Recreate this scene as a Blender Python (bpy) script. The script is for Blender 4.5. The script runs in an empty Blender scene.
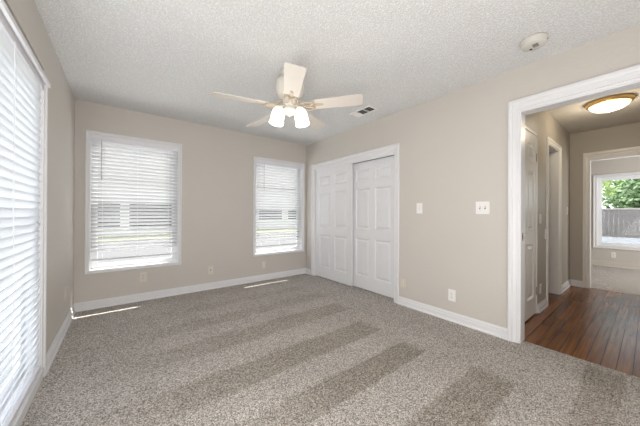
import bpy, bmesh, math, random
from mathutils import Vector, Matrix
random.seed(7)
SC = bpy.context.scene
COL = SC.collection

# ------------------------------------------------------------------ camera
f_px = 255.656
yaw, pit, rol = 0.6583, 0.0023, 0.0044
F = Vector((math.sin(yaw)*math.cos(pit), math.cos(yaw)*math.cos(pit), math.sin(pit)))
R = Vector((math.cos(yaw), -math.sin(yaw), 0)); U = R.cross(F)
R2 = R*math.cos(rol)+U*math.sin(rol); U2 = -R*math.sin(rol)+U*math.cos(rol)
cd = bpy.data.cameras.new('camera'); cam = bpy.data.objects.new('camera', cd); COL.objects.link(cam)
cd.sensor_width = 36; cd.lens = f_px/640*36; cd.clip_start = 0.02; cd.clip_end = 300
m = Matrix((R2, U2, -F)).transposed().to_4x4(); m.translation = Vector((0, 0, 1.1383))
cam.matrix_world = m
SC.camera = cam

# ------------------------------------------------------------------ world, sun, added fill light, exposure
W = bpy.data.worlds.new('sky'); SC.world = W; W.use_nodes = True
bg = W.node_tree.nodes['Background']; bg.inputs[0].default_value = (0.86, 0.93, 1.0, 1); bg.inputs[1].default_value = 1.75

def lamp(name, kind, loc, energy, color=(1, 1, 1), **kw):
    l = bpy.data.lights.new(name, kind); l.energy = energy; l.color = color
    for k, v in kw.items(): setattr(l, k, v)
    o = bpy.data.objects.new(name, l); o.location = loc; COL.objects.link(o)
    return o
def aim(o, d): o.rotation_euler = Vector(d).to_track_quat('-Z', 'Y').to_euler()

sun = lamp('sun', 'SUN', (4, 8, 9), 7.5, (1.0, 0.96, 0.9), angle=0.009); aim(sun, (-0.27, -0.226, -0.475))
# added area lights, out of view, standing in for daylight windows
a = lamp('added_fill_light', 'AREA', (-0.40, 0.35, 0.95), 46, (1.0, 0.975, 0.95), shape='RECTANGLE', size=1.6, size_y=1.5); aim(a, (1, 0.7, 0.45))
a = lamp('added_fill_light', 'AREA', (1.25, -0.90, 0.8), 18, (1.0, 0.99, 0.98), shape='RECTANGLE', size=2.4, size_y=1.2); aim(a, (0, 1, 0.95))
a = lamp('added_fill_light', 'AREA', (7.2, -1.55, 1.3), 30, (1.0, 0.99, 0.98), shape='RECTANGLE', size=1.8, size_y=1.5); aim(a, (0, 1, 0))  # added unseen area light brightening the far room from the side
vs = SC.view_settings
vs.view_transform = 'Standard'; vs.look = 'None'; vs.exposure = 0.8; vs.gamma = 1.0; vs.use_curve_mapping = False

# ------------------------------------------------------------------ materials
def mat(name, color, rough=0.6, spec=0.3, metal=0.0, bump=None, vary=None, emit=None, coat=0.0):
    M = bpy.data.materials.new(name); M.use_nodes = True
    nt = M.node_tree; b = nt.nodes['Principled BSDF']
    b.inputs['Base Color'].default_value = (*color, 1); b.inputs['Roughness'].default_value = rough
    b.inputs['Specular IOR Level'].default_value = spec; b.inputs['Metallic'].default_value = metal
    b.inputs['Coat Weight'].default_value = coat
    tc = nt.nodes.new('ShaderNodeTexCoord')
    if vary:      # (scale, amount)
        n = nt.nodes.new('ShaderNodeTexNoise'); n.inputs['Scale'].default_value = vary[0]; n.inputs['Detail'].default_value = 4
        nt.links.new(tc.outputs['Object'], n.inputs['Vector'])
        mx = nt.nodes.new('ShaderNodeMix'); mx.data_type = 'RGBA'
        mx.inputs[6].default_value = (*[c*(1-vary[1]) for c in color], 1); mx.inputs[7].default_value = (*[min(1, c*(1+vary[1])) for c in color], 1)
        nt.links.new(n.outputs['Fac'], mx.inputs[0]); nt.links.new(mx.outputs[2], b.inputs['Base Color'])
    if bump:      # (scale, strength, distance)
        n = nt.nodes.new('ShaderNodeTexNoise'); n.inputs['Scale'].default_value = bump[0]; n.inputs['Detail'].default_value = 3
        nt.links.new(tc.outputs['Object'], n.inputs['Vector'])
        bp = nt.nodes.new('ShaderNodeBump'); bp.inputs['Strength'].default_value = bump[1]; bp.inputs['Distance'].default_value = bump[2]
        nt.links.new(n.outputs['Fac'], bp.inputs['Height']); nt.links.new(bp.outputs[0], b.inputs['Normal'])
    if emit:
        b.inputs['Emission Color'].default_value = (*emit[0], 1); b.inputs['Emission Strength'].default_value = emit[1]
    return M

M_wall = mat('greige_wall_paint', (0.60, 0.565, 0.522), 0.5, 0.3, bump=(38, 0.25, 0.006), vary=(3, 0.02))
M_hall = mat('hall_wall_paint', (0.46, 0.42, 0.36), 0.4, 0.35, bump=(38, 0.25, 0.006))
M_trim = mat('white_trim_paint', (0.77, 0.77, 0.785), 0.35, 0.4)
M_door = mat('white_door_paint', (0.78, 0.78, 0.80), 0.38, 0.4)
M_hdoor = mat('hall_door_paint', (0.80, 0.78, 0.74), 0.28, 0.5)
M_vinyl = mat('white_vinyl', (0.85, 0.86, 0.88), 0.4, 0.4)
M_plate = mat('white_plastic', (0.85, 0.84, 0.82), 0.35, 0.4)
M_ivory = mat('ivory_plastic', (0.80, 0.74, 0.62), 0.4, 0.4)
M_almond = mat('almond_plastic', (0.70, 0.64, 0.57), 0.4, 0.4)
M_slot = mat('dark_slot', (0.03, 0.03, 0.03), 0.6)
M_brass = mat('brass', (0.95, 0.66, 0.28), 0.38, 0.5, 1.0)
M_steel = mat('dull_steel', (0.35, 0.32, 0.27), 0.35, 0.5, 1.0)
M_iron = mat('antiqued_cream_metal', (0.50, 0.42, 0.32), 0.4, 0.4, vary=(60, 0.25))
M_fan = mat('cream_enamel', (0.76, 0.72, 0.65), 0.35, 0.4)
M_blade = mat('cream_blade', (0.66, 0.615, 0.555), 0.45, 0.3, vary=(9, 0.03))
M_shade = mat('frosted_lit_glass', (0.95, 0.93, 0.88), 0.4, 0.4, emit=((1.0, 0.93, 0.80), 0.8))
M_dome = mat('lit_glass_dome', (0.95, 0.93, 0.88), 0.3, 0.4, emit=((1.0, 0.9, 0.72), 1.6))
M_duct = mat('dark_duct', (0.02, 0.018, 0.016), 0.8)
M_wand = mat('grey_clear_rod', (0.45, 0.45, 0.46), 0.3, 0.5)
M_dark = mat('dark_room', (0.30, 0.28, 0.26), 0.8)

def m_ceiling():
    M = mat('popcorn_ceiling', (0.80, 0.79, 0.775), 0.95, 0.05)
    nt = M.node_tree; b = nt.nodes['Principled BSDF']; tc = nt.nodes.new('ShaderNodeTexCoord')
    n = nt.nodes.new('ShaderNodeTexNoise'); n.inputs['Scale'].default_value = 55; n.inputs['Detail'].default_value = 6; n.inputs['Roughness'].default_value = 0.7
    nt.links.new(tc.outputs['Object'], n.inputs['Vector'])
    v = nt.nodes.new('ShaderNodeTexVoronoi'); v.inputs['Scale'].default_value = 85
    nt.links.new(tc.outputs['Object'], v.inputs['Vector'])
    s = nt.nodes.new('ShaderNodeMath'); s.operation = 'SUBTRACT'; nt.links.new(n.outputs['Fac'], s.inputs[0]); nt.links.new(v.outputs['Distance'], s.inputs[1])
    bp = nt.nodes.new('ShaderNodeBump'); bp.inputs['Strength'].default_value = 0.6; bp.inputs['Distance'].default_value = 0.010
    nt.links.new(s.outputs[0], bp.inputs['Height']); nt.links.new(bp.outputs[0], b.inputs['Normal'])
    r = nt.nodes.new('ShaderNodeValToRGB'); r.color_ramp.elements[0].position = 0.0; r.color_ramp.elements[1].position = 0.5
    r.color_ramp.elements[0].color = (0.70, 0.70, 0.695, 1); r.color_ramp.elements[1].color = (0.92, 0.92, 0.92, 1)
    nt.links.new(s.outputs[0], r.inputs[0]); nt.links.new(r.outputs[0], b.inputs['Base Color'])
    return M
M_ceil = m_ceiling()
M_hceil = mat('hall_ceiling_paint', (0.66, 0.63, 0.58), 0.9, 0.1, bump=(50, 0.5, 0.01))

def m_carpet(name, stripes=True, light=1.0):
    M = bpy.data.materials.new(name); M.use_nodes = True
    nt = M.node_tree; L = nt.links; N = nt.nodes; b = N['Principled BSDF']
    b.inputs['Roughness'].default_value = 1.0; b.inputs['Specular IOR Level'].default_value = 0.0
    tc = N.new('ShaderNodeTexCoord')
    def noise(s, d=2, r=0.5):
        n = N.new('ShaderNodeTexNoise'); n.inputs['Scale'].default_value = s; n.inputs['Detail'].default_value = d; n.inputs['Roughness'].default_value = r
        L.new(tc.outputs['Object'], n.inputs['Vector']); return n
    def mth(op, a_, b_=None, c_=None, clamp=False):
        q = N.new('ShaderNodeMath'); q.operation = op; q.use_clamp = clamp
        for i, x in enumerate((a_, b_, c_)):
            if x is None: continue
            if isinstance(x, (int, float)): q.inputs[i].default_value = x
            else: L.new(x, q.inputs[i])
        return q.outputs[0]
    g0 = noise(190, 6, 0.85)
    vo = N.new('ShaderNodeTexVoronoi'); vo.inputs['Scale'].default_value = 200; L.new(tc.outputs['Object'], vo.inputs['Vector'])
    gs = N.new('ShaderNodeSeparateColor'); L.new(vo.outputs['Color'], gs.inputs[0])
    class G: pass
    g = G(); g.outputs = {'Fac': mth('ADD', mth('MULTIPLY', gs.outputs[0], 0.42), mth('MULTIPLY_ADD', g0.outputs['Fac'], 1.6, -0.51))}
    r = N.new('ShaderNodeValToRGB'); e = r.color_ramp.elements
    e[0].position = 0.24; e[0].color = (0.085*light, 0.070*light, 0.058*light, 1)
    e[1].position = 0.78; e[1].color = (0.82*light, 0.785*light, 0.75*light, 1)
    q = r.color_ramp.elements.new(0.5); q.color = (0.375*light, 0.346*light, 0.316*light, 1)
    L.new(g.outputs['Fac'], r.inputs[0])
    col = r.outputs[0]
    big = noise(2.2, 4)
    if stripes:
        sx = N.new('ShaderNodeSeparateXYZ'); L.new(tc.outputs['Object'], sx.inputs[0])
        X, Y = sx.outputs[0], sx.outputs[1]
        wob = mth('MULTIPLY_ADD', big.outputs['Fac'], 0.06, -0.03)
        x2 = mth('ADD', X, wob); y2 = mth('ADD', Y, wob)
        def band(yc0, slope, half, x0, x1, taper):
            # strip of pile pushed the other way: |y - (yc0 + slope*x)| < half*(1 + taper*(x - x1)), x0 < x < x1
            c = mth('MULTIPLY_ADD', x2, -slope, -yc0); d = mth('ABSOLUTE', mth('ADD', y2, c))
            h = mth('MULTIPLY_ADD', mth('SUBTRACT', x2, x1), half*taper, half)
            i = mth('MULTIPLY', mth('SUBTRACT', h, d), 40, clamp=True)
            j = mth('MULTIPLY', mth('SUBTRACT', x2, x0), 1.1, clamp=True)
            k = mth('MULTIPLY', mth('SUBTRACT', x1, x2), 12, clamp=True)
            return mth('MULTIPLY', mth('MULTIPLY', i, j), k)
        bands = [band(1.245, 0.0, 0.125, 0.2, 2.03, 0.0), band(1.75, 0.0, 0.15, -0.3, 2.05, 0.0), band(2.33, 0.0, 0.15, -0.3, 2.2, 0.0),
                 band(2.83, 0.0, 0.12, -0.3, 2.3, 0.0), band(3.3, 0.0, 0.10, -0.2, 2.3, 0.0), band(0.68, 0.0, 0.15, 0.5, 2.13, 0.1), band(0.20, 0.0, 0.11, 1.6, 2.84, 0.1),
                 band(1.375, 0.0, 0.012, 0.0, 2.0, 0.0), band(1.905, 0.0, 0.012, -0.3, 2.0, 0.0), band(2.17, 0.0, 0.012, -0.3, 1.9, 0.0), band(2.5, 0.0, 0.012, -0.3, 2.1, 0.0)]
        wts = [1.0, 0.85, 0.6, 0.4, 0.3, 0.95, 0.85, 0.5, 0.5, 0.4, 0.4]
        tot = None
        for w_, b_ in zip(wts, bands):
            t = mth('MULTIPLY', b_, w_); tot = t if tot is None else mth('ADD', tot, t, clamp=True)
        # fine tracks of the vacuum head inside the strips
        tr = mth('SINE', mth('MULTIPLY', y2, 95)); tr = mth('MULTIPLY', mth('POWER', mth('ABSOLUTE', tr), 4), 0.10)
        k = mth('SUBTRACT', 1.06, mth('MULTIPLY', tot, mth('ADD', 0.26, tr)))
    else:
        k = mth('ADD', 1.0, 0.0)
    k2 = mth('MULTIPLY', k, mth('MULTIPLY_ADD', big.outputs['Fac'], 0.30, 0.85))
    vm = N.new('ShaderNodeVectorMath'); vm.operation = 'SCALE'; L.new(col, vm.inputs[0]); L.new(k2, vm.inputs['Scale'])
    if stripes:
        tm = N.new('ShaderNodeMix'); tm.data_type = 'RGBA'; tm.inputs[6].default_value = (1, 1, 1, 1); tm.inputs[7].default_value = (1.0, 0.965, 0.905, 1); L.new(tot, tm.inputs[0])
        vt = N.new('ShaderNodeVectorMath'); vt.operation = 'MULTIPLY'; L.new(vm.outputs[0], vt.inputs[0]); L.new(tm.outputs[2], vt.inputs[1]); vm = vt
    L.new(vm.outputs[0], b.inputs['Base Color'])
    bp = N.new('ShaderNodeBump'); bp.inputs['Strength'].default_value = 0.45; bp.inputs['Distance'].default_value = 0.010
    L.new(g.outputs['Fac'], bp.inputs['Height']); L.new(bp.outputs[0], b.inputs['Normal'])
    return M
M_carpet = m_carpet('speckled_grey_carpet', True, 1.1)
M_carpet2 = m_carpet('pale_grey_carpet', False, 1.2)

def m_wood():
    M = bpy.data.materials.new('red_brown_hardwood'); M.use_nodes = True
    nt = M.node_tree; L = nt.links; N = nt.nodes; b = N['Principled BSDF']
    b.inputs['Roughness'].default_value = 0.24; b.inputs['Specular IOR Level'].default_value = 0.28
    tc = N.new('ShaderNodeTexCoord')
    br = N.new('ShaderNodeTexBrick'); br.inputs['Scale'].default_value = 1.0
    br.inputs['Brick Width'].default_value = 0.95; br.inputs['Row Height'].default_value = 0.078
    br.inputs['Mortar Size'].default_value = 0.0022; br.inputs['Mortar Smooth'].default_value = 0.3; br.offset = 0.37; br.offset_frequency = 2
    br.inputs['Color1'].default_value = (0.15, 0.15, 0.15, 1); br.inputs['Color2'].default_value = (0.95, 0.95, 0.95, 1); br.inputs['Mortar'].default_value = (0, 0, 0, 1)
    L.new(tc.outputs['Object'], br.inputs['Vector'])
    mp = N.new('ShaderNodeMapping'); mp.inputs['Scale'].default_value = (0.9, 20, 1); L.new(tc.outputs['Object'], mp.inputs[0])
    g = N.new('ShaderNodeTexNoise'); g.inputs['Scale'].default_value = 2.2; g.inputs['Detail'].default_value = 6; g.inputs['Distortion'].default_value = 0.15
    L.new(mp.outputs[0], g.inputs['Vector'])
    ad = N.new('ShaderNodeMath'); ad.operation = 'MULTIPLY_ADD'; ad.inputs[1].default_value = 0.20
    L.new(br.outputs['Color'], ad.inputs[0])
    g2 = N.new('ShaderNodeMath'); g2.operation = 'MULTIPLY_ADD'; g2.inputs[1].default_value = 0.5; g2.inputs[2].default_value = 0.10; L.new(g.outputs['Fac'], g2.inputs[0]); L.new(g2.outputs[0], ad.inputs[2])
    r = N.new('ShaderNodeValToRGB'); e = r.color_ramp.elements
    e[0].position = 0.25; e[0].color = (0.05, 0.016, 0.004, 1); e[1].position = 0.68; e[1].color = (0.40, 0.135, 0.030, 1)
    q = e.new(0.46); q.color = (0.20, 0.072, 0.018, 1)
    L.new(ad.outputs[0], r.inputs[0])
    mx = N.new('ShaderNodeMix'); mx.data_type = 'RGBA'; mx.inputs[7].default_value = (0.012, 0.005, 0.003, 1)
    L.new(br.outputs['Fac'], mx.inputs[0]); L.new(r.outputs[0], mx.inputs[6]); L.new(mx.outputs[2], b.inputs['Base Color'])
    bp = N.new('ShaderNodeBump'); bp.inputs['Strength'].default_value = 0.35; bp.inputs['Distance'].default_value = 0.004; bp.invert = True
    L.new(br.outputs['Fac'], bp.inputs['Height'])
    bp2 = N.new('ShaderNodeBump'); bp2.inputs['Strength'].default_value = 0.08; bp2.inputs['Distance'].default_value = 0.001
    L.new(g.outputs['Fac'], bp2.inputs['Height']); L.new(bp.outputs[0], bp2.inputs['Normal']); L.new(bp2.outputs[0], b.inputs['Normal'])
    return M
M_wood = m_wood()

def m_slat(name='white_blind_slat', tr=0.10, c=0.69):
    M = bpy.data.materials.new(name); M.use_nodes = True
    nt = M.node_tree; L = nt.links; N = nt.nodes; b = N['Principled BSDF']; out = N['Material Output']
    b.inputs['Base Color'].default_value = (c, c*1.005, c*1.02, 1); b.inputs['Roughness'].default_value = 0.45; b.inputs['Specular IOR Level'].default_value = 0.3
    t = N.new('ShaderNodeBsdfTranslucent'); t.inputs[0].default_value = (0.90, 0.91, 0.93, 1)
    mx = N.new('ShaderNodeMixShader'); mx.inputs[0].default_value = tr
    L.new(b.outputs[0], mx.inputs[1]); L.new(t.outputs[0], mx.inputs[2]); L.new(mx.outputs[0], out.inputs[0])
    return M
M_slat = m_slat(); M_slat3 = m_slat('brightened_blind_slat', 0.6, 0.8)  # left blind's slats made paler and more translucent to look brighter lit
M_rail = mat('white_blind_rail', (0.80, 0.80, 0.83), 0.4, 0.3)

def m_glass(name='window_glass', tint=(1, 1, 1), clear=0.996):
    M = bpy.data.materials.new(name); M.use_nodes = True
    nt = M.node_tree; L = nt.links; N = nt.nodes; out = N['Material Output']; N.remove(N['Principled BSDF'])
    t = N.new('ShaderNodeBsdfTransparent'); t.inputs[0].default_value = (*tint, 1)
    g = N.new('ShaderNodeBsdfGlossy'); g.inputs['Roughness'].default_value = 0.03
    mx = N.new('ShaderNodeMixShader'); mx.inputs[0].default_value = 1-clear
    L.new(t.outputs[0], mx.inputs[1]); L.new(g.outputs[0], mx.inputs[2]); L.new(mx.outputs[0], out.inputs[0])
    return M
M_glass = m_glass()
def m_screen():
    M = bpy.data.materials.new('insect_screen'); M.use_nodes = True
    nt = M.node_tree; L = nt.links; N = nt.nodes; out = N['Material Output']; b = N['Principled BSDF']
    b.inputs['Base Color'].default_value = (0.42, 0.46, 0.52, 1); b.inputs['Roughness'].default_value = 0.8
    t = N.new('ShaderNodeBsdfTransparent'); mx = N.new('ShaderNodeMixShader'); mx.inputs[0].default_value = 0.5
    L.new(t.outputs[0], mx.inputs[1]); L.new(b.outputs[0], mx.inputs[2]); L.new(mx.outputs[0], out.inputs[0])
    return M
M_screen = m_screen()

M_lawn = mat('lawn_grass', (0.24, 0.26, 0.12), 0.95, 0.1, vary=(0.8, 0.35), bump=(60, 0.5, 0.03))
M_concrete = mat('pale_concrete', (0.13, 0.13, 0.13), 0.9, 0.1, vary=(2, 0.08))
M_siding = mat('pale_siding', (0.62, 0.61, 0.60), 0.8, 0.2)
M_roof = mat('grey_shingles', (0.20, 0.19, 0.18), 0.9, 0.1, vary=(6, 0.3))
M_darkglass = mat('dark_window_glass', (0.03, 0.04, 0.05), 0.1, 0.6)
M_leaf = mat('green_leaves', (0.14, 0.22, 0.10), 0.7, 0.2, vary=(1.5, 0.5))
M_leaf2 = mat('yellow_green_leaves', (0.30, 0.40, 0.14), 0.7, 0.2, vary=(1.5, 0.3))
M_leaf3 = mat('grey_green_leaves', (0.16, 0.24, 0.15), 0.8, 0.2, vary=(1.2, 0.3))
M_bark = mat('brown_bark', (0.12, 0.09, 0.06), 0.9, 0.1, bump=(20, 0.6, 0.02))
M_fence = mat('weathered_fence_wood', (0.20, 0.14, 0.10), 0.9, 0.1, vary=(4, 0.25))

# ------------------------------------------------------------------ geometry helpers
class MB:
    def __init__(s, origin=(0, 0, 0)): s.bm = bmesh.new(); s.o = Vector(origin)
    def _add(s, verts, faces):
        vs_ = [s.bm.verts.new(v) for v in verts]
        for f_ in faces:
            try: s.bm.faces.new([vs_[i] for i in f_])
            except ValueError: pass
    def box(s, x0, y0, z0, x1, y1, z1, M=None):
        x0, x1 = sorted((x0, x1)); y0, y1 = sorted((y0, y1)); z0, z1 = sorted((z0, z1))
        v = [Vector(p) for p in ((x0, y0, z0), (x1, y0, z0), (x1, y1, z0), (x0, y1, z0), (x0, y0, z1), (x1, y0, z1), (x1, y1, z1), (x0, y1, z1))]
        if M: v = [M @ p for p in v]
        s._add(v, ((0, 3, 2, 1), (4, 5, 6, 7), (0, 1, 5, 4), (1, 2, 6, 5), (2, 3, 7, 6), (3, 0, 4, 7)))
    def prism(s, prof, axis_from, axis_to, M=None):
        """prof: list of 3-D points (one end); extruded by the vector axis_to-axis_from"""
        d = Vector(axis_to)-Vector(axis_from); n = len(prof)
        v = [Vector(p) for p in prof]+[Vector(p)+d for p in prof]
        if M: v = [M @ p for p in v]
        s._add(v, [tuple(range(n))[::-1], tuple(range(n, 2*n))]+[(i, (i+1) % n, n+(i+1) % n, n+i) for i in range(n)])
    def lathe(s, prof, n=32, M=None, cap=True):
        """prof: (r, z) pairs"""
        v = []; fs = []
        for r_, z_ in prof:
            for k in range(n):
                t = 2*math.pi*k/n; v.append(Vector((r_*math.cos(t), r_*math.sin(t), z_)))
        if M: v = [M @ p for p in v]
        for i in range(len(prof)-1):
            for k in range(n):
                fs.append((i*n+k, i*n+(k+1) % n, (i+1)*n+(k+1) % n, (i+1)*n+k))
        if cap:
            fs.append(tuple(range(n))[::-1]); fs.append(tuple(range((len(prof)-1)*n, len(prof)*n)))
        s._add(v, fs)
    def tube(s, pts, r, n=8, closed=False):
        pts = [Vector(p) for p in pts]; N_ = len(pts); v = []; fs = []
        for i, p in enumerate(pts):
            a_ = pts[(i-1) % N_] if (closed or i > 0) else p; b_ = pts[(i+1) % N_] if (closed or i < N_-1) else p
            t = (b_-a_).normalized(); up = Vector((0, 0, 1)) if abs(t.z) < 0.9 else Vector((1, 0, 0))
            u = t.cross(up).normalized(); w = u.cross(t)
            for k in range(n):
                g = 2*math.pi*k/n; v.append(p+u*r*math.cos(g)+w*r*math.sin(g))
        for i in range(N_ if closed else N_-1):
            j = (i+1) % N_
            for k in range(n): fs.append((i*n+k, i*n+(k+1) % n, j*n+(k+1) % n, j*n+k))
        if not closed: fs.append(tuple(range(n))); fs.append(tuple(range((N_-1)*n, N_*n))[::-1])
        s._add(v, fs)
    def build(s, name, material, parent=None, loc=None, smooth=False, bevel=0.0, rot=None):
        bm = s.bm
        bmesh.ops.recalc_face_normals(bm, faces=bm.faces)
        if s.o.length > 0: bmesh.ops.translate(bm, verts=bm.verts, vec=-s.o)
        me = bpy.data.meshes.new(name); bm.to_mesh(me); bm.free()
        if smooth:
            for p in me.polygons: p.use_smooth = True
        me.materials.append(material)
        o = bpy.data.objects.new(name, me); COL.objects.link(o)
        if parent is not None: o.parent = parent; o.location = s.o - s_world(parent) if s.o.length > 0 else Vector(loc or (0, 0, 0))
        else: o.location = s.o if loc is None else Vector(loc)
        if rot: o.rotation_euler = rot
        if bevel > 0:
            b = o.modifiers.new('bevel', 'BEVEL'); b.width = bevel; b.segments = 2; b.limit_method = 'ANGLE'; b.angle_limit = math.radians(40)
        return o
def s_world(o):
    v = Vector(o.location)
    while o.parent: o = o.parent; v += o.location
    return v
def tag(o, label=None, cat=None, group=None, kind=None):
    if label: o['label'] = label
    if cat: o['category'] = cat
    if group: o['group'] = group
    if kind: o['kind'] = kind
    return o
def empty(name, loc, label, cat, group=None, kind=None, rz=0):
    o = bpy.data.objects.new(name, None); o.location = loc; o.rotation_euler = (0, 0, rz); COL.objects.link(o)
    o.empty_display_size = 0.1
    return tag(o, label, cat, group, kind)

# ------------------------------------------------------------------ room dimensions
XL, XR, YB, YF, H = -0.436, 2.781, 4.036, -1.0, 2.44
T = 0.12
def wall_boxes(axis, pos0, pos1, a0, a1, openings, ztop=H):
    """wall slab between pos0..pos1 on `axis`, running a0..a1, with openings (a,b,z0,z1)"""
    b = MB()
    def bx(u0, u1, z0, z1):
        if u1-u0 < 1e-4 or z1-z0 < 1e-4: return
        if axis == 'y': b.box(u0, pos0, z0, u1, pos1, z1)
        else: b.box(pos0, u0, z0, pos1, u1, z1)
    cur = a0
    for (u0, u1, z0, z1) in sorted(openings):
        bx(cur, u0, -0.1, ztop); bx(u0, u1, -0.1, z0) if z0 > 0.001 else None; bx(u0, u1, z1, ztop); cur = u1
    bx(cur, a1, -0.1, ztop)
    return b

# windows: opening (a0,a1,z0,z1)
W1 = (-0.306, 0.620, 0.455, 2.067); W2 = (1.753, 2.698, 0.455, 2.047)
W3 = (0.86, 2.535, 0.075, 2.02)
CL = (2.019, 3.766, 0.0, 1.955)
HD = (-0.06, 0.712, 0.0, 2.055)
def st(o, label, cat): return tag(o, label, cat, None, 'structure')
st(wall_boxes('y', YB, YB+T, XL-T, XR+T, [W1, W2]).build('wall_back', M_wall), 'greige bedroom wall holding two blinds-covered windows', 'wall')
st(wall_boxes('x', XL-T, XL, YF-T, YB, [W3]).build('wall_left', M_wall), 'greige bedroom wall around the tall near-side window', 'wall')
st(wall_boxes('x', XR, XR+T, YF-T, YB, [CL, HD]).build('wall_right', M_wall), 'greige bedroom wall with the closet and hall openings', 'wall')
st(wall_boxes('y', YF-T, YF, XL, XR, []).build('wall_front', M_wall), 'greige bedroom wall behind the photographer', 'wall')
# closet shell
b = MB(); b.box(XR+T+0.55, 1.85, -0.1, XR+T+0.65, YB+T, H); b.box(XR+T, 1.75, -0.1, XR+T+0.65, 1.85, H); b.box(XR+T, YB, -0.1, XR+T+0.55, YB+T, H)
st(b.build('wall_closet', M_dark), 'dim closet walls behind the sliding doors', 'wall')
# hall
HY, HX, HR = 0.80, 5.72, -0.45
HO = (4.26, 4.93, 0.0, 2.05); FD = (-0.22, 0.585, 0.0, 1.99); PD = (3.00, 3.775, 0.0, 2.05)
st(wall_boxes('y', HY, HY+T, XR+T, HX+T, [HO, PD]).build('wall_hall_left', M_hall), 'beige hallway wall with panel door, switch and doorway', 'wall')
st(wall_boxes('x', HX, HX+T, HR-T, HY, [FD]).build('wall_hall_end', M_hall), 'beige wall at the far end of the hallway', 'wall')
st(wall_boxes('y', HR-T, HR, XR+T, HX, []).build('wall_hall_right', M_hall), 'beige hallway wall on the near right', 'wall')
# far room
FX = 8.5; WF = (-0.75, 0.745, 0.45, 1.98)
b = wall_boxes('x', FX, FX+T, -1.6, 2.4, [WF]); st(b.build('wall_far_room_end', M_wall), 'beige far-room wall under and around its window', 'wall')
b = MB(); b.box(HX+T, 2.4, -0.1, FX+T, 2.5, H); b.box(HX+T, -1.7, -0.1, FX+T, -1.6, H); b.box(HX, HY+T, -0.1, HX+T, 2.4, H); b.box(HX, -1.6, -0.1, HX+T, HR-T, H)
st(b.build('wall_far_room_side', M_wall), 'beige side walls of the far room', 'wall')
# side bathroom behind the hall doorway and recess behind the hall door
b = MB(); b.box(4.0, 2.3, -0.1, 5.72, 2.4, H); b.box(3.93, HY+T, -0.1, 4.0, 2.4, H)
b.box(XR+T, 1.5, -0.1, 3.93, 1.6, H)
st(b.build('wall_side_room', M_hall), 'beige walls of the room off the hallway', 'wall')

# ceilings
b = MB(); b.box(XL-T, YF-T, H, XR+T, YB+T, H+0.1); st(b.build('ceiling', M_ceil), 'white popcorn textured bedroom ceiling', 'ceiling')
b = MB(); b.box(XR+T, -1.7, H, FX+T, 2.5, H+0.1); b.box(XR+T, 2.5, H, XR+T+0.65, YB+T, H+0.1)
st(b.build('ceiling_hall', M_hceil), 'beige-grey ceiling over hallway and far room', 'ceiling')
# floors
TX = 2.868
b = MB(); b.box(XL-T, YF-T, -0.1, TX, YB+T, 0); b.box(TX, 1.85, -0.1, 3.5, YB+T, 0)
st(b.build('floor', M_carpet), 'speckled grey-brown bedroom carpet with vacuum stripes', 'floor')
b = MB(); b.box(TX, -1.7, -0.1, 5.80, 1.75, -0.003); b.box(3.55, 1.75, -0.1, 5.80, 2.5, -0.003)
st(b.build('floor_hall', M_wood), 'glossy red-brown plank hallway floor', 'floor')
b = MB(); b.box(5.80, -1.7, -0.1, FX+T, 2.5, 0.0); st(b.build('floor_far_room', M_carpet2), 'pale grey carpet in the far room', 'floor')

# baseboards: profile extruded along wall
def baseboard(name, p0, p1, nrm, label, hgt=0.098, material=None):
    p0 = Vector((*p0, 0)); p1 = Vector((*p1, 0)); n = Vector((*nrm, 0))
    prof = [(0, 0), (0.022, 0), (0.022, hgt*0.10), (0.014, hgt*0.22), (0.014, hgt*0.62), (0.009, hgt*0.66), (0.011, hgt*0.78), (0.005, hgt*0.93), (0.004, hgt), (0, hgt)]
    b = MB(); b.prism([p0+n*a_+Vector((0, 0, z_)) for a_, z_ in prof], p0, p1)
    return st(b.build(name, material or M_trim), label, 'baseboard')
CW = 0.068
baseboard('baseboard_back', (XL, YB), (XR, YB), (0, -1), 'white baseboard under the two back windows')
baseboard('baseboard_left', (XL, W3[1]+0.048), (XL, YB), (1, 0), 'white baseboard between tall window and corner')
baseboard('baseboard_left_near', (XL, YF), (XL, W3[0]-0.048), (1, 0), 'white baseboard before the tall window')
baseboard('baseboard_right', (XR, HD[1]+0.08), (XR, CL[0]-CW), (-1, 0), 'white baseboard between closet and hall opening')
baseboard('baseboard_right_near', (XR, YF), (XR, HD[0]-0.08), (-1, 0), 'white baseboard beyond the hall opening')
baseboard('baseboard_right_corner', (XR, CL[1]+CW+0.04), (XR, YB), (-1, 0), 'short white baseboard between closet and corner')
baseboard('baseboard_hall_left', (PD[1]+0.03, HY), (HO[0]-0.065, HY), (0, -1), 'hallway baseboard below the light switches')
baseboard('baseboard_hall_corner', (HO[1]+0.065, HY), (HX, HY), (0, -1), 'hallway baseboard between doorway and end corner')
baseboard('baseboard_hall_end', (HX, FD[1]+0.065), (HX, HY), (-1, 0), 'short baseboard on the hallway end wall')
baseboard('baseboard_far_room', (FX, -1.6), (FX, 2.4), (-1, 0), 'beige-white baseboard under the far window', 0.12, mat('beige_trim', (0.62, 0.58, 0.53), 0.5))

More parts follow.
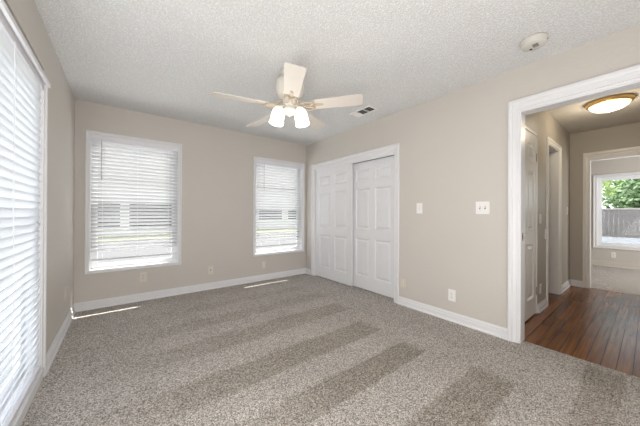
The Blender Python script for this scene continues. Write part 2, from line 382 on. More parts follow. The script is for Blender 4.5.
# casing: moulded frame round an opening
def casing(name, axis, pos, nrm, a0, a1, z0, z1, w, label, bottom=False, th=0.018, material=None, wt=None, kind='structure', cat='trim', parent=None):
    wt = wt or w
    b = MB()
    steps = [(0.0, 0.45*th), (0.14, 0.62*th), (0.20, 0.35*th), (0.55, 0.55*th), (0.60, 0.95*th), (0.72, 1.15*th), (0.92, 1.15*th), (1.0, 0.9*th)]
    def pt(a_, z_, d_): return Vector((a_, pos+nrm*d_, z_)) if axis == 'y' else Vector((pos+nrm*d_, a_, z_))
    # concentric loops from inner to outer
    loops = [[(0.0, 0.0)]] 
    loops = [(t*1.0, d_) for t, d_ in steps]
    def ring(t, d_):
        x0, x1, zt = a0-w*t, a1+w*t, z1+wt*t
        zb = z0-w*t if bottom else z0
        return [pt(x0, zb, d_), pt(x0, zt, d_), pt(x1, zt, d_), pt(x1, zb, d_)]
    rings = [ring(0, 0)]+[ring(t, d_) for t, d_ in loops]+[ring(1.0, 0)]
    v = [p for rg in rings for p in rg]; fs = []
    for i in range(len(rings)-1):
        for k in range(4 if bottom else 3):
            fs.append((i*4+k, i*4+(k+1) % 4, (i+1)*4+(k+1) % 4, (i+1)*4+k))
    if not bottom:
        n = len(rings); fs.append(tuple(i*4 for i in range(n))); fs.append(tuple(i*4+3 for i in range(n))[::-1])
    b._add(v, fs)
    o = b.build(name, material or M_trim, parent)
    if parent is None: tag(o, label, cat, None, kind)
    return o
casing('trim_1', 'x', XR, -1, CL[0], CL[1], 0, CL[3], CW, 'white casing around the sliding closet doors', wt=0.085)
casing('trim_2', 'x', XR, -1, HD[0], HD[1], 0, HD[3], 0.080, 'wide white casing around the hall opening', wt=0.105, th=0.022)
casing('trim_3', 'x', HX, -1, FD[0], FD[1], 0, FD[3], 0.065, 'beige-white casing around the far-room doorway', material=M_hdoor, wt=0.11)
casing('trim_4', 'y', HY, -1, HO[0], HO[1], 0, HO[3], 0.065, 'white casing around the side doorway in the hall', material=M_hdoor)
# jambs lining the openings
def jamb(name, axis, p0, p1, a0, a1, z1, material, label, t=0.012, head=True):
    b = MB()
    def bx(u0, u1, z0_, z1_):
        if axis == 'x': b.box(p0, u0, z0_, p1, u1, z1_)
        else: b.box(u0, p0, z0_, u1, p1, z1_)
    bx(a0, a0+t, 0, z1-t); bx(a1-t, a1, 0, z1-t); bx(a0, a1, z1-t, z1)
    return st(b.build(name, material), label, 'trim')
jamb('trim_5', 'x', XR, XR+T, HD[0], HD[1], HD[3], M_trim, 'white jamb lining the hall opening')
jamb('trim_6', 'x', XR, XR+T, CL[0], CL[1], CL[3], M_trim, 'white jamb lining the closet opening')
jamb('trim_7', 'x', HX, HX+T, FD[0], FD[1], FD[3], M_hdoor, 'beige-white jamb lining the far-room doorway')
jamb('trim_8', 'y', HY, HY+T, HO[0], HO[1], HO[3], M_hdoor, 'white jamb lining the side doorway in the hall')
# closet head track fascia
b = MB(); b.box(XR+0.012, CL[0]+0.012, CL[3]-0.045, XR+0.022, CL[1]-0.012, CL[3]-0.012)
st(b.build('trim_9', M_trim), 'thin white fascia hiding the closet door track', 'trim')

# ------------------------------------------------------------------ six panel doors
def six_panel(b, w, h, t, sides=(1,)):
    """door in local space: x 0..w, z 0..h, y 0..t ; front at y=0"""
    st_ = 0.105*w/0.85; mid = 0.10*w/0.85
    cols = [(st_, w/2-mid/2), (w/2+mid/2, w-st_)]
    k = h/1.95
    rows = [(0.19*k, 0.77*k), (0.92*k, 1.54*k), (1.655*k, 1.84*k)]
    # stiles, mullion, rails
    b.box(0, 0, 0, st_, t, h); b.box(w-st_, 0, 0, w, t, h)
    zs = [0]+[z for r_ in rows for z in r_]+[h]
    for i in range(0, len(zs), 2): b.box(st_, 0, zs[i], w-st_, t, zs[i+1])
    for z0, z1 in rows: b.box(w/2-mid/2, 0, z0, w/2+mid/2, t, z1)
    rec = 0.015
    for x0, x1 in cols:
        for z0, z1 in rows:
            g = 0.012; e = 0.045; q = 0.022
            # moulding slope, flat groove, raised field (front)
            for yy, sgn in ((0, 1), (t, -1)):
                R_ = []
                for ins, dep in ((0, 0), (g, rec), (q, rec), (e, 0.003), (e, 0.003)):
                    R_.append([(x0+ins, yy+sgn*dep, z0+ins), (x1-ins, yy+sgn*dep, z0+ins), (x1-ins, yy+sgn*dep, z1-ins), (x0+ins, yy+sgn*dep, z1-ins)])
                v = [Vector(p) for rg in R_[:4] for p in rg]; fs = []
                for i in range(3):
                    for kk in range(4): fs.append((i*4+kk, i*4+(kk+1) % 4, (i+1)*4+(kk+1) % 4, (i+1)*4+kk))
                fs.append((12, 13, 14, 15)); b._add(v, fs)
# closet doors: local x runs along -y world (rotate -90 about z): local (x,y)->world
def place_door(name, w, h, t, loc, rz, material, label, cat='door'):
    b = MB(); six_panel(b, w, h, t)
    o = b.build(name, material, None, loc); o.rotation_euler = (0, 0, rz)
    return st(o, label, cat)
hp = math.pi/2
place_door('door_1', 0.92, 1.905, 0.032, (XR+0.028, CL[1]-0.013, 0.012), -hp, M_door, 'front sliding white six-panel closet door nearest the window')
place_door('door_2', 0.87, 1.905, 0.032, (XR+0.084, CL[0]+0.013+0.87, 0.012), -hp, M_door, 'rear sliding white six-panel closet door nearest the light switch')
# hall closed door, front faces -y
d3 = place_door('door_3', 0.745, 2.02, 0.035, (3.015, HY+0.004, 0.014), 0, M_hdoor, 'glossy off-white six-panel door in the hallway wall')
b = MB(); b.box(2.985, HY-0.003, 0, 3.0145, HY+0.06, 2.05); b.box(3.7605, HY-0.003, 0, 3.79, HY+0.06, 2.05); b.box(2.985, HY-0.003, 2.0345, 3.79, HY+0.06, 2.065)
st(b.build('trim_10', M_hdoor), 'off-white jamb around the hallway panel door', 'trim')
b = MB(); rk = Matrix.Rotation(math.pi/2, 4, 'X')
b.lathe([(0.033, 0), (0.033, 0.006), (0.014, 0.010), (0.012, 0.03), (0.024, 0.036), (0.029, 0.046), (0.027, 0.058), (0.012, 0.064)], 20, Matrix.Translation((0.065, 0, 0.94)) @ rk)
k = b.build('door_knob', mat('polished_nickel', (0.8, 0.78, 0.74), 0.15, 0.5, 1.0), d3, smooth=True); k['label'] = 'shiny metal door knob'
for hz in (1.78, 0.25):
    b = MB(); b.box(0.742, -0.007, hz-0.045, 0.752, 0.0, hz+0.045)
    b.build('hinge', M_steel, d3)
# strike plate on the opening's jamb
b = MB((XR+0.045, HD[1]-0.012, 0.94)); b.box(XR+0.030, HD[1]-0.0145, 0.905, XR+0.062, HD[1]-0.012, 0.975)
sp = tag(b.build('strike_plate', M_steel), 'small dark metal strike plate on the hall opening jamb', 'strike plate')
b = MB((XR+0.045, HD[1]-0.0145, 0.94)); b.box(XR+0.038, HD[1]-0.0152, 0.922, XR+0.054, HD[1]-0.0143, 0.958); b.build('latch_hole', M_slot, sp)

# ------------------------------------------------------------------ windows
def window(name, axis, pos, out, a0, a1, z0, z1, label, cw=0.038, frame=0.035, sill_deep=T, meet=None, bottom=True, screen=False, cz0=None, cwt=None, mullion=None, material=None, fw=0.05):
    """pos: room face; out: +1/-1 direction to outdoors. Casing is the structure object; frame, sashes, panes its children"""
    root = casing(name, axis, pos, -out, a0, a1, z0 if cz0 is None else cz0, z1, cw, label, bottom=bottom, cat='window', wt=cwt)
    def bx(b, u0, u1, d0, d1, zz0, zz1):
        if axis == 'y': b.box(u0, pos+out*d0, zz0, u1, pos+out*d1, zz1)
        else: b.box(pos+out*d0, u0, zz0, pos+out*d1, u1, zz1)
    b = MB()   # lining
    e = 0.006
    bx(b, a0, a0+e, 0.0, T, z0+e, z1-e); bx(b, a1-e, a1, 0.0, T, z0+e, z1-e); bx(b, a0, a1, 0, T, z1-e, z1); bx(b, a0, a1, 0, T, z0, z0+e)
    b.build('window_jamb', M_trim, root)
    b = MB(); f0, f1 = T-0.045, T-0.005
    A0, A1, Z0, Z1 = a0+e, a1-e, z0+e, z1-e
    bx(b, A0, A0+frame, f0, f1, Z0, Z1); bx(b, A1-frame, A1, f0, f1, Z0, Z1); bx(b, A0+frame, A1-frame, f0, f1, Z0, Z0+frame*0.8); bx(b, A0+frame, A1-frame, f0, f1, Z1-frame, Z1)
    b.build('window_frame', M_vinyl, root, bevel=0.002)
    iz0, iz1 = Z0+frame*0.8, Z1-frame; i0, i1 = A0+frame, A1-frame
    spans = [(i0, i1)]
    if mullion:
        mm = (i0+i1)/2; spans = [(i0, mm-0.03), (mm+0.03, i1)]
        b = MB(); bx(b, mm-0.03, mm+0.03, f0-0.005, f1, iz0, iz1); b.build('mullion', M_vinyl, root)
    for (s0, s1) in spans:
        zm = meet or (iz0+iz1)/2
        s = 0.028
        for up in (0, 1):
            q0, q1 = (iz0, zm+0.015) if not up else (zm-0.015, iz1)
            dd0, dd1 = (f0+0.001, f0+0.018) if not up else (f0+0.020, f0+0.037)
            b = MB(); bx(b, s0, s0+s, dd0, dd1, q0, q1); bx(b, s1-s, s1, dd0, dd1, q0, q1); bx(b, s0+s, s1-s, dd0, dd1, q0, q0+s); bx(b, s0+s, s1-s, dd0, dd1, q1-s, q1)
            sash = b.build('sash', M_vinyl, root, bevel=0.002)
            b = MB(); dm = (dd0+dd1)/2; bx(b, s0+s, s1-s, dm-0.001, dm+0.001, q0+s, q1-s); b.build('glass_pane', M_glass, sash)
            if screen and not up:
                b = MB(); bx(b, s0+0.005, s1-0.005, f1-0.002, f1-0.001, q0, q1); b.build('insect_screen', M_screen, root)
    return root
window('window_1', 'y', YB, 1, *W1, 'white-cased back window nearer the left corner, blinds down', meet=1.22)
window('window_2', 'y', YB, 1, *W2, 'white-cased back window beside the closet, blinds down', meet=1.22)
window('window_3', 'x', XL, -1, *W3, 'tall white window close to the camera at the left', cw=0.048, meet=1.1, mullion=True, bottom=False, cz0=0.0, cwt=0.02)
window('window_4', 'x', FX, 1, *WF, 'bare white window of the far room seen through the hall', cw=0.06, frame=0.04, meet=1.27, screen=True)
b = MB(); b.box(XL, W3[0]-0.03, 2.115, XL+0.012, W3[1]+0.02, 2.13); st(b.build('trim_13', M_wall, bevel=0.003), 'thin wall-coloured bead above the tall left window', 'trim')
# lower apron under the tall window, down to the carpet
b = MB(); b.box(XL, W3[0], 0.0, XL+0.014, W3[1], W3[2]-0.012); b.box(XL, W3[0], W3[2]-0.012, XL+0.020, W3[1], W3[2]+0.003)
st(b.build('trim_11', M_trim, bevel=0.003), 'white apron board under the tall left window', 'trim')

# ------------------------------------------------------------------ blinds
def blind(axis, pos, out, a0, a1, zt, zb, label, tilt=40, pitch=0.045, dcen=0.045, wand_at=None, wand_len=0.5, val=(0.07, -0.012, 0.0), swid=0.05, cords=(0.12, 0.5, 0.88), rail_d=(-0.006, 0.019), val_over=0.0, slat_mat=None, low=0.062):
    """headrail at zt, bottom rail underside at zb; dcen = depth of slat centre outward from wall face"""
    mid = (a0+a1)/2
    root = empty('window_blind', (mid, pos+out*dcen, zb) if axis == 'y' else (pos+out*dcen, mid, zb), label, 'blind', 'white horizontal slat blinds on the bedroom windows')
    O = Vector(root.location)
    def P(a_, d_, z_): return Vector((a_, pos+out*d_, z_)) if axis == 'y' else Vector((pos+out*d_, a_, z_))
    def bx(b, u0, u1, d0, d1, zz0, zz1):
        p, q = P(u0, d0, zz0), P(u1, d1, zz1); b.box(p.x, p.y, p.z, q.x, q.y, q.z)
    def fin(b, nm, mt, **k):
        b.o = Vector(root.location); return b.build(nm, mt, root, **k)
    b = MB(); bx(b, a0, a1, dcen-0.022, dcen+0.028, zt-0.045, zt); fin(b, 'headrail', M_rail)
    b = MB(); bx(b, a0-val_over, a1+val_over, val[1], val[1]+0.010, zt-val[0], zt+val[2]); bx(b, a0-val_over, a1+val_over, val[1]-0.004, val[1], zt-val[0], zt-val[0]+0.012); bx(b, a0-val_over, a1+val_over, val[1]-0.004, val[1], zt+val[2]-0.012, zt+val[2])
    if val_over > 0:
        for ae in (a0-val_over, a1+val_over-0.008): bx(b, ae, ae+0.008, val[1]+0.010, -0.0185, zt-val[0], zt+val[2])
    fin(b, 'valance', M_rail)
    # slats: thin curved boards, room edge up
    b = MB(); z = zt-0.045-0.028; ct, s_ = math.cos(math.radians(tilt)), math.sin(math.radians(tilt)); n = 0
    zlast = zb+0.022+low
    while z > zlast:
        top = []; bot = []
        for k in range(5):
            u = (k/4-0.5)*swid; crown = 0.0025*(1-(2*u/swid)**2)
            for lst, off in ((top, 0.0012), (bot, -0.0012)):
                h_ = crown+off
                d_ = dcen+u*ct+h_*s_; zz = z-u*s_+h_*ct        # u>0 = outward = lower
                lst.append((d_, zz))
        ring = top+bot[::-1]
        jit = 0.0
        b.prism([P(a0+0.004, d_, zz+jit) for d_, zz in ring], P(a0+0.004, 0, 0), P(a1-0.004, 0, 0))
        z -= pitch; n += 1
    fin(b, 'slats', slat_mat or M_slat)
    # bottom rail
    b = MB(); bx(b, a0+0.004, a1-0.004, rail_d[0], rail_d[1], zb, zb+0.022); fin(b, 'bottom_rail', M_rail, bevel=0.003)
    # ladder cords
    for c in cords:
        ac = a0+(a1-a0)*c
        b = MB()
        for d_ in (dcen-0.027, dcen+0.027):
            b.tube([P(ac, d_, zt-0.04), P(ac, d_, zb+0.06), P(ac, (rail_d[0]+rail_d[1])/2, zb+0.02)], 0.0013, 5)
        fin(b, 'ladder_cord', M_rail)
    if wand_at is not None:
        b = MB(); b.tube([P(wand_at, val[1]-0.012, zt-val[0]+0.005), P(wand_at, val[1]-0.012, zt-val[0]-wand_len)], 0.0042, 8)
        fin(b, 'tilt_wand', M_wand)
    return root
blind('y', YB, 1, W1[0]+0.007, W1[1]-0.007, W1[3]-0.008, 0.565, 'white blind on the back window nearer the left corner', wand_at=-0.20, wand_len=0.46, val=(0.065, -0.008, 0.0), rail_d=(-0.006, 0.015), dcen=0.042)
blind('y', YB, 1, W2[0]+0.007, W2[1]-0.007, W2[3]-0.008, 0.565, 'white blind on the back window beside the closet', wand_at=1.905, wand_len=0.44, val=(0.065, -0.008, 0.0), rail_d=(-0.006, 0.015), dcen=0.042)
blind('x', XL, -1, W3[0]+0.012, W3[1]-0.003, W3[3]-0.006, 0.082, 'white blind on the tall window close by at the left', tilt=72, pitch=0.0475, dcen=0.010, val=(0.020, -0.038, 0.004), cords=(0.1, 0.4, 0.62, 0.93), rail_d=(-0.005, 0.025), swid=0.058, val_over=0.0, slat_mat=M_slat3, low=0.03)

# ------------------------------------------------------------------ switch plates and outlets
def plate(name, axis, pos, nrm, a_, z_, w, h, label, cat, kind='outlet', gang=1, mp=None, mi=None):
    """built facing local -y then turned"""
    rz = {('y', -1): 0, ('x', -1): -hp, ('x', 1): hp}[(axis, nrm)]
    loc = (a_, pos, z_) if axis == 'y' else (pos, a_, z_)
    root = empty(name, loc, label, cat, rz=rz)
    mp = mp or M_plate; mi = mi or mp
    b = MB(); t = 0.006
    b.prism([(-w/2, 0, -h/2), (w/2, 0, -h/2), (w/2, -t*0.4, -h/2), (w/2-0.004, -t, -h/2), (-w/2+0.004, -t, -h/2), (-w/2, -t*0.4, -h/2)], (0, 0, -h/2), (0, 0, h/2))
    b.build('cover_plate', mp, root, bevel=0.0012)
    gs = [0] if gang == 1 else [-0.023, 0.023]
    for g in gs:
        if kind == 'switch':
            b = MB(); b.box(g-0.0055, -t-0.001, -0.013, g+0.0055, -t+0.0005, 0.013); b.build('toggle_slot', M_slot if gang == 2 else M_almond, root)
            b = MB(); b.prism([(g-0.004, -t, -0.006), (g-0.004, -t, 0.006), (g-0.004, -t-0.012, 0.012), (g-0.004, -t-0.012, 0.006)], (0, 0, 0), (0.008, 0, 0)); b.build('toggle', mi, root)
            for zz in (-0.03, 0.03):
                b = MB(); b.lathe([(0.0035, 0), (0.0030, 0.0015)], 10, Matrix.Translation((g, -t, zz)) @ rk); b.build('screw', M_almond, root)
        elif kind == 'outlet':
            for zz in (-0.0195, 0.0195):
                b = MB(); n = 16
                v = [(g+min(max(0.0175*math.cos(2*math.pi*i/n), -0.0155), 0.0155), -t+0.0005, zz+min(max(0.0175*math.sin(2*math.pi*i/n), -0.0135), 0.0135)) for i in range(n)]
                b.prism(v, (0, 0, 0), (0, -0.003, 0)); r_ = b.build('receptacle', mi, root)
                b = MB()
                b.box(g-0.0075, -t-0.0030, zz-0.002, g-0.0050, -t-0.0022, zz+0.007); b.box(g+0.0050, -t-0.0030, zz-0.002, g+0.0075, -t-0.0022, zz+0.007)
                b.box(g-0.0025, -t-0.0030, zz-0.010, g+0.0025, -t-0.0022, zz-0.005)
                b.build('slot', M_slot, r_)
            b = MB(); b.lathe([(0.003, 0), (0.0026, 0.0015)], 10, Matrix.Translation((g, -t, 0)) @ rk); b.build('screw', M_steel, root)
        elif kind == 'coax':
            b = MB(); b.lathe([(0.010, 0), (0.010, 0.003), (0.006, 0.004), (0.0048, 0.012), (0.002, 0.012)], 14, Matrix.Translation((g, -t, 0)) @ rk); b.build('jack', M_steel, root)
            for zz in (-0.04, 0.04):
                b = MB(); b.lathe([(0.0035, 0), (0.0030, 0.0015)], 10, Matrix.Translation((g, -t, zz)) @ rk); b.build('screw', M_steel, root)
    return root
plate('light_switch', 'x', XR, -1, 1.672, 1.206, 0.074, 0.122, 'single white light switch on the wall nearest the closet', 'light switch', 'switch')
plate('light_switch', 'x', XR, -1, 1.003, 1.202, 0.122, 0.122, 'double-toggle white light switch beside the hall opening', 'light switch', 'switch', 2)
plate('power_outlet', 'x', XR, -1, 1.893, 0.272, 0.070, 0.115, 'ivory outlet low on the wall right next to the closet casing', 'outlet', 'outlet', mp=mat('greige_plate', (0.66, 0.61, 0.53), 0.5), mi=M_ivory)
plate('power_outlet', 'x', XR, -1, 1.293, 0.275, 0.076, 0.122, 'white outlet low on the wall midway between closet and hall opening', 'outlet', 'outlet')
plate('power_outlet', 'y', YB, -1, 0.217, 0.305, 0.078, 0.122, 'beige outlet below the back window nearer the left corner', 'outlet', 'outlet', mp=M_almond, mi=M_almond)
plate('cable_jack', 'y', YB, -1, 1.051, 0.285, 0.074, 0.118, 'beige cable jack plate between the two back windows', 'cable jack', 'coax', mp=M_almond)
plate('power_outlet', 'y', YB, -1, 1.905, 0.262, 0.076, 0.118, 'beige outlet below the back window beside the closet', 'outlet', 'outlet', mp=M_almond, mi=M_plate)
plate('blank_wall_plate', 'x', XL, 1, 3.476, 0.366, 0.074, 0.118, 'beige blank wall plate low on the left wall by the corner', 'wall plate', 'blank', mp=M_almond)
plate('light_switch', 'y', HY, -1, 3.915, 1.09, 0.074, 0.118, 'upper light switch on the hallway wall past the panel door', 'light switch', 'switch')
plate('wall_control', 'y', HY, -1, 4.16, 0.90, 0.070, 0.125, 'small white control plate on the hallway wall before the side doorway', 'wall control', 'switch')
plate('power_outlet', 'y', HY, -1, 3.93, 0.26, 0.074, 0.118, 'outlet low on the hallway wall past the panel door', 'outlet', 'outlet')
plate('power_outlet', 'x', FX, -1, 0.50, 0.26, 0.074, 0.118, 'white outlet under the far room window', 'outlet', 'outlet')
plate('light_switch', 'y', HY, -1, 5.50, 1.20, 0.074, 0.118, 'light switch near the far corner of the hallway', 'light switch', 'switch', mp=M_hdoor)

# ------------------------------------------------------------------ ceiling fan
FX0, FY0 = 1.211, 2.029
fan = empty('ceiling_fan', (FX0, FY0, H), 'cream five-blade ceiling fan with lit frosted glass shades', 'ceiling fan')
b = MB(); b.lathe([(0.085, 0), (0.088, -0.03), (0.080, -0.055), (0.098, -0.075), (0.122, -0.095), (0.128, -0.13), (0.128, -0.19), (0.118, -0.215), (0.095, -0.235), (0.060, -0.245)], 40)
b.build('motor_housing', M_fan, fan, smooth=True)
b = MB(); b.lathe([(0.060, -0.245), (0.066, -0.262), (0.066, -0.30), (0.050, -0.315), (0.050, -0.335), (0.062, -0.345), (0.060, -0.375), (0.040, -0.395), (0.014, -0.405), (0.006, -0.415)], 32)
b.build('light_fitter', M_fan, fan, smooth=True)
zb_ = -0.328
TILT = Matrix.Translation((0, 0, zb_)) @ Matrix.Rotation(math.radians(-2.8), 4, Vector((math.sin(yaw), math.cos(yaw), 0))) @ Matrix.Translation((0, 0, -zb_))
for k in range(5):
    ang = 2.974+k*2*math.pi/5
    br = bpy.data.objects.new('blade', None)
    # blade
    b = MB(); L0, L1 = 0.215, 0.665; w0, w1 = 0.058, 0.077; n = 6
    out = [(L0, -w0), (L0+0.03, -w0-0.006)]+[(L1-0.012, -w1), (L1, -w1+0.012), (L1, w1-0.012), (L1-0.012, w1)]+[(L0+0.03, w0+0.006), (L0, w0)]
    tilt_m = Matrix.Rotation(math.radians(-13), 4, 'X')
    b.prism([(x, y, 0.0) for x, y in out], (0, 0, 0), (0, 0, 0.006), TILT @ Matrix.Rotation(ang, 4, 'Z') @ Matrix.Translation((0, 0, zb_)) @ tilt_m)
    bl = b.build('blade', M_blade, fan, bevel=0.002)
    # ornate blade iron with two open loops, reaching from hub to blade
    MM = TILT @ Matrix.Rotation(ang, 4, 'Z')
    b = MB()
    def trf(x, y, z):
        # blends flat at the hub into the pitched blade
        return MM @ Vector((x, y, z))
    b.tube([trf(0.055, 0, -0.262), trf(0.10, 0, -0.292), trf(0.15, 0, -0.322), trf(0.20, 0, zb_-0.008)], 0.010, 8)
    for s_ in (-1, 1):
        lp = []
        for i in range(18):
            t = 2*math.pi*i/18
            x = 0.165+0.062*math.cos(t); y = s_*(0.034+0.024*math.sin(t))
            zz = zb_-0.010-math.tan(math.radians(13))*y
            lp.append(trf(x, y, zz))
        b.tube(lp, 0.006, 6, closed=True)
    tl = TILT @ Matrix.Rotation(ang, 4, 'Z') @ Matrix.Translation((0, 0, zb_)) @ tilt_m
    b.prism([(0.20, -0.022, -0.006), (0.30, -0.012, -0.006), (0.315, 0, -0.006), (0.30, 0.012, -0.006), (0.20, 0.022, -0.006)], (0, 0, 0), (0, 0, 0.006), tl)
    b.prism([(0.205, -0.058, -0.006), (0.235, -0.058, -0.006), (0.235, 0.058, -0.006), (0.205, 0.058, -0.006)], (0, 0, 0), (0, 0, 0.006), tl)
    b.build('blade_iron', M_iron, fan)
    bpy.data.objects.remove(br)
for k in range(2):
    ang = math.radians(239.2+(62 if k else -62))
    MM = Matrix.Rotation(ang, 4, 'Z')
    b = MB(); b.tube([MM @ Vector(p) for p in ((0.045, 0, -0.335), (0.075, 0, -0.325), (0.094, 0, -0.335), (0.100, 0, -0.352))], 0.009, 8)
    b.build('lamp_arm', M_fan, fan, smooth=True)
    SM = MM @ Matrix.Translation((0.100, 0, -0.345)) @ Matrix.Rotation(math.radians(-12), 4, 'Y')
    b = MB(); b.lathe([(0.026, 0.006), (0.030, 0.0), (0.030, -0.014), (0.024, -0.018)], 20, SM); b.build('lamp_holder', M_fan, fan, smooth=True)
    b = MB(); prof = [(0.026, -0.010), (0.040, -0.016), (0.057, -0.034), (0.067, -0.062), (0.070, -0.090), (0.069, -0.125), (0.073, -0.160), (0.071, -0.160), (0.066, -0.125), (0.067, -0.090), (0.064, -0.062), (0.054, -0.036), (0.038, -0.019), (0.023, -0.014)]
    prof = [(r_*0.87, z_*1.0) for r_, z_ in prof]
    b.lathe(prof+[prof[0]], 28, SM, cap=False)
    sh = b.build('lamp_shade', M_shade, fan, smooth=True)
    b = MB(); b.lathe([(0.010, -0.02), (0.014, -0.04), (0.026, -0.070), (0.027, -0.090), (0.018, -0.108), (0.004, -0.114)], 18, SM)
    b.build('light_bulb', mat('lit_bulb', (1, 0.95, 0.85), 0.4, 0.3, emit=((1.0, 0.88, 0.66), 3.0)), fan, smooth=True)
    lo = lamp('fan_lamp_light', 'POINT', (FX0, FY0, H)+Vector((0, 0, 0)) if False else Vector((FX0, FY0, H))+(SM @ Vector((0, 0, -0.18))), 2.0, (1.0, 0.93, 0.84), shadow_soft_size=0.07)

# ------------------------------------------------------------------ smoke detector
sd = empty('smoke_detector', (2.42, 0.535, H), 'round off-white smoke detector on the bedroom ceiling near the hall opening', 'smoke detector')
b = MB(); b.lathe([(0.082, 0), (0.082, -0.012), (0.078, -0.016), (0.077, -0.034), (0.070, -0.044), (0.030, -0.048), (0.004, -0.048)], 36); b.build('casing', M_ivory if False else mat('aged_white_plastic', (0.62, 0.60, 0.55), 0.5), sd, smooth=True)
b = MB()
for k in range(4):
    b.box(-0.028+k*0.013, -0.030, -0.0492, -0.022+k*0.013, 0.004, -0.0470)
b.build('vent_slots', M_slot, sd)
b = MB(); b.lathe([(0.009, -0.046), (0.009, -0.051), (0.006, -0.052)], 14, Matrix.Translation((0.028, 0.022, 0))); b.build('test_button', M_slot, sd)
b = MB(); b.box(0.066, -0.030, -0.020, 0.0775, -0.006, -0.004, Matrix.Rotation(math.radians(-50), 4, 'Z')); b.build('battery_latch', M_slot, sd)

# ------------------------------------------------------------------ ceiling vent
vc = (2.418, 2.236); vw, vl = 0.175, 0.345
cv = empty('ceiling_vent', (vc[0], vc[1], H), 'white rectangular louvred air vent on the ceiling above the closet', 'air vent')
b = MB(); f_ = 0.022; z0_ = -0.008
b.box(-vw/2, -vl/2, z0_, -vw/2+f_, vl/2, 0); b.box(vw/2-f_, -vl/2, z0_, vw/2, vl/2, 0); b.box(-vw/2+f_, -vl/2, z0_, vw/2-f_, -vl/2+f_, 0); b.box(-vw/2+f_, vl/2-f_, z0_, vw/2-f_, vl/2, 0)
b.box(-vw/2+f_, -0.052, z0_, vw/2-f_, -0.040, 0); b.box(-vw/2+f_, 0.060, z0_, vw/2-f_, 0.070, 0)
b.build('frame', M_plate, cv, bevel=0.002)
b = MB(); b.box(-vw/2+f_, -vl/2+f_, -0.001, vw/2-f_, vl/2-f_, 0); b.build('duct', M_duct, cv)
b = MB()
for (y0, y1, tl_) in ((-vl/2+f_+0.004, -0.056, 30), (-0.036, 0.056, 30), (0.074, vl/2-f_-0.004, -50)):
    n = 4 if tl_ > 0 else 5
    for i in range(n):
        if tl_ > 0:
            x = -vw/2+f_+0.012+i*(vw-2*f_-0.022)/(n-1)
            b.box(-0.0035, y0, -0.0005, 0.0035, y1, 0.0005, Matrix.Translation((x, 0, -0.005)) @ Matrix.Rotation(math.radians(-50), 4, 'Y'))
        else:
            y = y0+0.006+i*(y1-y0-0.012)/(n-1)
            b.box(-vw/2+f_, -0.006, -0.0005, vw/2-f_, 0.006, 0.0005, Matrix.Translation((0, y, -0.005)) @ Matrix.Rotation(math.radians(-35), 4, 'X'))
b.build('louvres', M_plate, cv)

# ------------------------------------------------------------------ hall ceiling light
HLX, HLY = 4.40, 0.292
hl = empty('hall_ceiling_light', (HLX, HLY, H), 'flush brass-rimmed lit glass dome light on the hallway ceiling', 'ceiling light')
b = MB(); b.lathe([(0.16, 0), (0.185, -0.004), (0.190, -0.014), (0.182, -0.024), (0.186, -0.034), (0.176, -0.044), (0.160, -0.046), (0.158, -0.02), (0.1, -0.01)], 48); b.build('brass_rim', M_brass, hl, smooth=True)
b = MB(); b.lathe([(0.162, -0.038), (0.160, -0.052), (0.145, -0.072), (0.115, -0.092), (0.075, -0.105), (0.03, -0.111), (0.006, -0.112)], 48); b.build('glass_dome', M_dome, hl, smooth=True)
b = MB(); b.lathe([(0.006, -0.110), (0.011, -0.114), (0.011, -0.120), (0.006, -0.125), (0.002, -0.130)], 14); b.build('finial', M_brass, hl, smooth=True)
lamp('hall_lamp_light', 'POINT', (HLX, HLY, H-0.20), 5.2, (1.0, 0.86, 0.66), shadow_soft_size=0.10)

# ------------------------------------------------------------------ outdoors
b = MB(); b.box(-40, YB+T+0.02, -0.35, 60, 60, -0.2); b.box(-40, -30, -0.35, XL-T-0.02, YB+T+0.02, -0.2); b.box(FX+T+0.02, -30, -0.35, 60, YB+T+0.02, -0.2)
st(b.build('ground', M_lawn), 'green lawn around the house', 'lawn')
b = MB(); b.box(-6, 7.6, -0.2, 14, 15.5, -0.17); st(b.build('patio', M_concrete), 'grey paving further behind the back windows', 'patio')
b = MB(); b.box(-6, 4.3, -0.2, 8, 7.6, -0.165); st(b.build('bounce_slab', mat('bounce_slab_white', (0.72, 0.72, 0.71), 0.9, 0.1)), 'unseen white slab added outside the back windows to bounce daylight inside', 'patio')  # bright ground added to bounce sunlight through the slats onto the ceiling
b = MB(); b.box(8.7, -10, -0.2, 23, 8, -0.17); st(b.build('driveway', mat('blue_grey_paving', (0.40, 0.43, 0.47), 0.9, 0.1, vary=(0.6, 0.12))), 'pale driveway outside the far room window', 'driveway')
b = MB(); b.box(-9, -8, -0.2, XL-T-0.1, 4.25, -0.17); st(b.build('side_bounce_slab', mat('side_bounce_white', (0.45, 0.45, 0.45), 0.9, 0.1)), 'pale slab added outside the tall left window to brighten its blind', 'patio')  # pale ground added so bounced daylight brightens the left blind from below
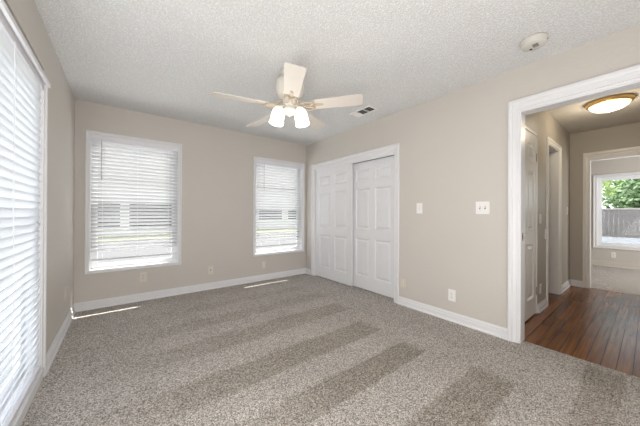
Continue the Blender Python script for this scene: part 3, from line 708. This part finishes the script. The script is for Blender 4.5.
# neighbour house behind the back windows
hs = empty('neighbour_house', (2.0, 20.0, -0.2), 'pale neighbouring house seen through the back window slats', 'house')
def hb(nm, mt, x0, y0, z0, x1, y1, z1, par=None):
    b = MB(); b.o = Vector(hs.location); b.box(x0, y0, z0, x1, y1, z1); return b.build(nm, mt, hs) if par is None else b.build(nm, mt, par)
hb('wall', M_siding, -10, 20, -0.2, 20, 27, 3.4)
b = MB(); b.o = Vector(hs.location); b.prism([(-10.5, 19.3, 3.3), (-10.5, 27.7, 3.3), (-10.5, 23.5, 7.2)], (0, 0, 0), (31, 0, 0)); b.build('roof', M_roof, hs)
for x0, x1, z0, z1 in ((-1.3, -0.1, 0.2, 1.75), (0.35, 2.7, 0.2, 1.75), (9.0, 11.2, 0.5, 1.7), (11.8, 13.4, 0.5, 1.7)):
    b = MB(); b.o = Vector(hs.location)
    for q in ((x0-0.06, z0-0.06, x1+0.06, z0), (x0-0.06, z1, x1+0.06, z1+0.06), (x0-0.06, z0, x0, z1), (x1, z0, x1+0.06, z1)): b.box(q[0], 19.95, q[1], q[2], 20.0, q[3])
    w_ = b.build('window', M_trim, hs)
    b = MB(); b.o = Vector(hs.location); b.box(x0, 19.97, z0, x1, 19.995, z1); b.build('pane', M_darkglass, w_)
# trees and shrubs
def leafy(name, loc, h, rad, label, mt, trunk_h=1.2, n=1800, leaf=0.16, cat='tree', flat=1.0, group=None, nb=7):
    root = empty(name, loc, label, cat, group)
    rnd = random.Random(hash(str(loc)) % 1000 if False else int(abs(loc[0]*31+loc[1]*17)))
    b = MB()
    blobs = []
    for k in range(nb):
        t = 2*math.pi*k/nb
        blobs.append((Vector((rad*0.5*math.cos(t), rad*0.5*math.sin(t), trunk_h+(h-trunk_h)*rnd.uniform(0.3, 0.75))), rad*rnd.uniform(0.42, 0.62)))
    blobs.append((Vector((0, 0, h-rad*0.5)), rad*0.5))
    for i in range(n):
        c, r_ = rnd.choice(blobs)
        d = Vector((rnd.gauss(0, 1), rnd.gauss(0, 1), rnd.gauss(0, 1))).normalized()*r_*rnd.uniform(0.6, 1.05); d.z *= flat
        p = c+d; p.z = max(p.z, 0.05)
        u = Vector((rnd.gauss(0, 1), rnd.gauss(0, 1), rnd.gauss(0, 1))).normalized()*leaf
        w = u.orthogonal().normalized()*leaf*0.55
        b._add([p-u, p-w*0.9, p+u, p+w*0.9], [(0, 1, 2, 3)])
    b.build('foliage', mt, root)
    b = MB(); b.tube([(0, 0, 0), (0.03*rad, 0, trunk_h), (0, 0.02*rad, h*0.75)], max(0.03, rad*0.07), 10)
    b.build('trunk', M_bark, root)
    return root
leafy('tree', (15.5, 2.4, -0.2), 5.0, 1.9, 'bright green tree at the left edge of the far window', M_leaf2, 1.6, 3000, 0.10)
leafy('tree', (27, -1.0, -0.2), 6.0, 3.2, 'dark green tree far outside the hallway-end window', M_leaf, 0.2, 6000, 0.20)
leafy('tree', (33, 7.5, -0.2), 7.5, 3.4, 'dark green tree behind the bright one outside the far window', M_leaf, 0.2, 6000, 0.20)
leafy('shrub', (20.5, -5.5, -0.2), 2.4, 1.9, 'grey-green shrub on the lawn outside the far window', M_leaf3, 0.3, 3500, 0.12, 'shrub')
leafy('shrub', (12.3, 17.3, -0.2), 1.3, 1.1, 'yellow-green shrub against the neighbouring house', M_leaf2, 0.2, 1500, 0.07, 'shrub')
leafy('tree', (-14, 3.5, -0.2), 5.5, 2.6, 'green tree outside the tall left window', M_leaf, 1.4, 2500, 0.2)
b = MB(); b.box(FX+T+0.001, -4, 2.30, FX+T+2.3, 4, 2.42); st(b.build('sun_block_slab', M_siding), 'unseen slab added outside the far window to block the sun', 'sun blocker')  # unseen overhang added to keep direct sun off the far-room carpet
# fence beyond the far window
fn = empty('wooden_fence', (24, 0, -0.2), 'weathered brown board fence far outside the far window', 'fence')
b = MB(); b.o = Vector(fn.location)
for k in range(90): b.box(24, -9+k*0.2, -0.2, 24.03, -9+k*0.2+0.185, 1.45)
b.build('boards', M_fence, fn)
for k in range(7):
    b = MB(); b.o = Vector(fn.location); b.box(24.03, -9+k*3, -0.2, 24.12, -8.9+k*3, 1.5); b.build('post', M_fence, fn)
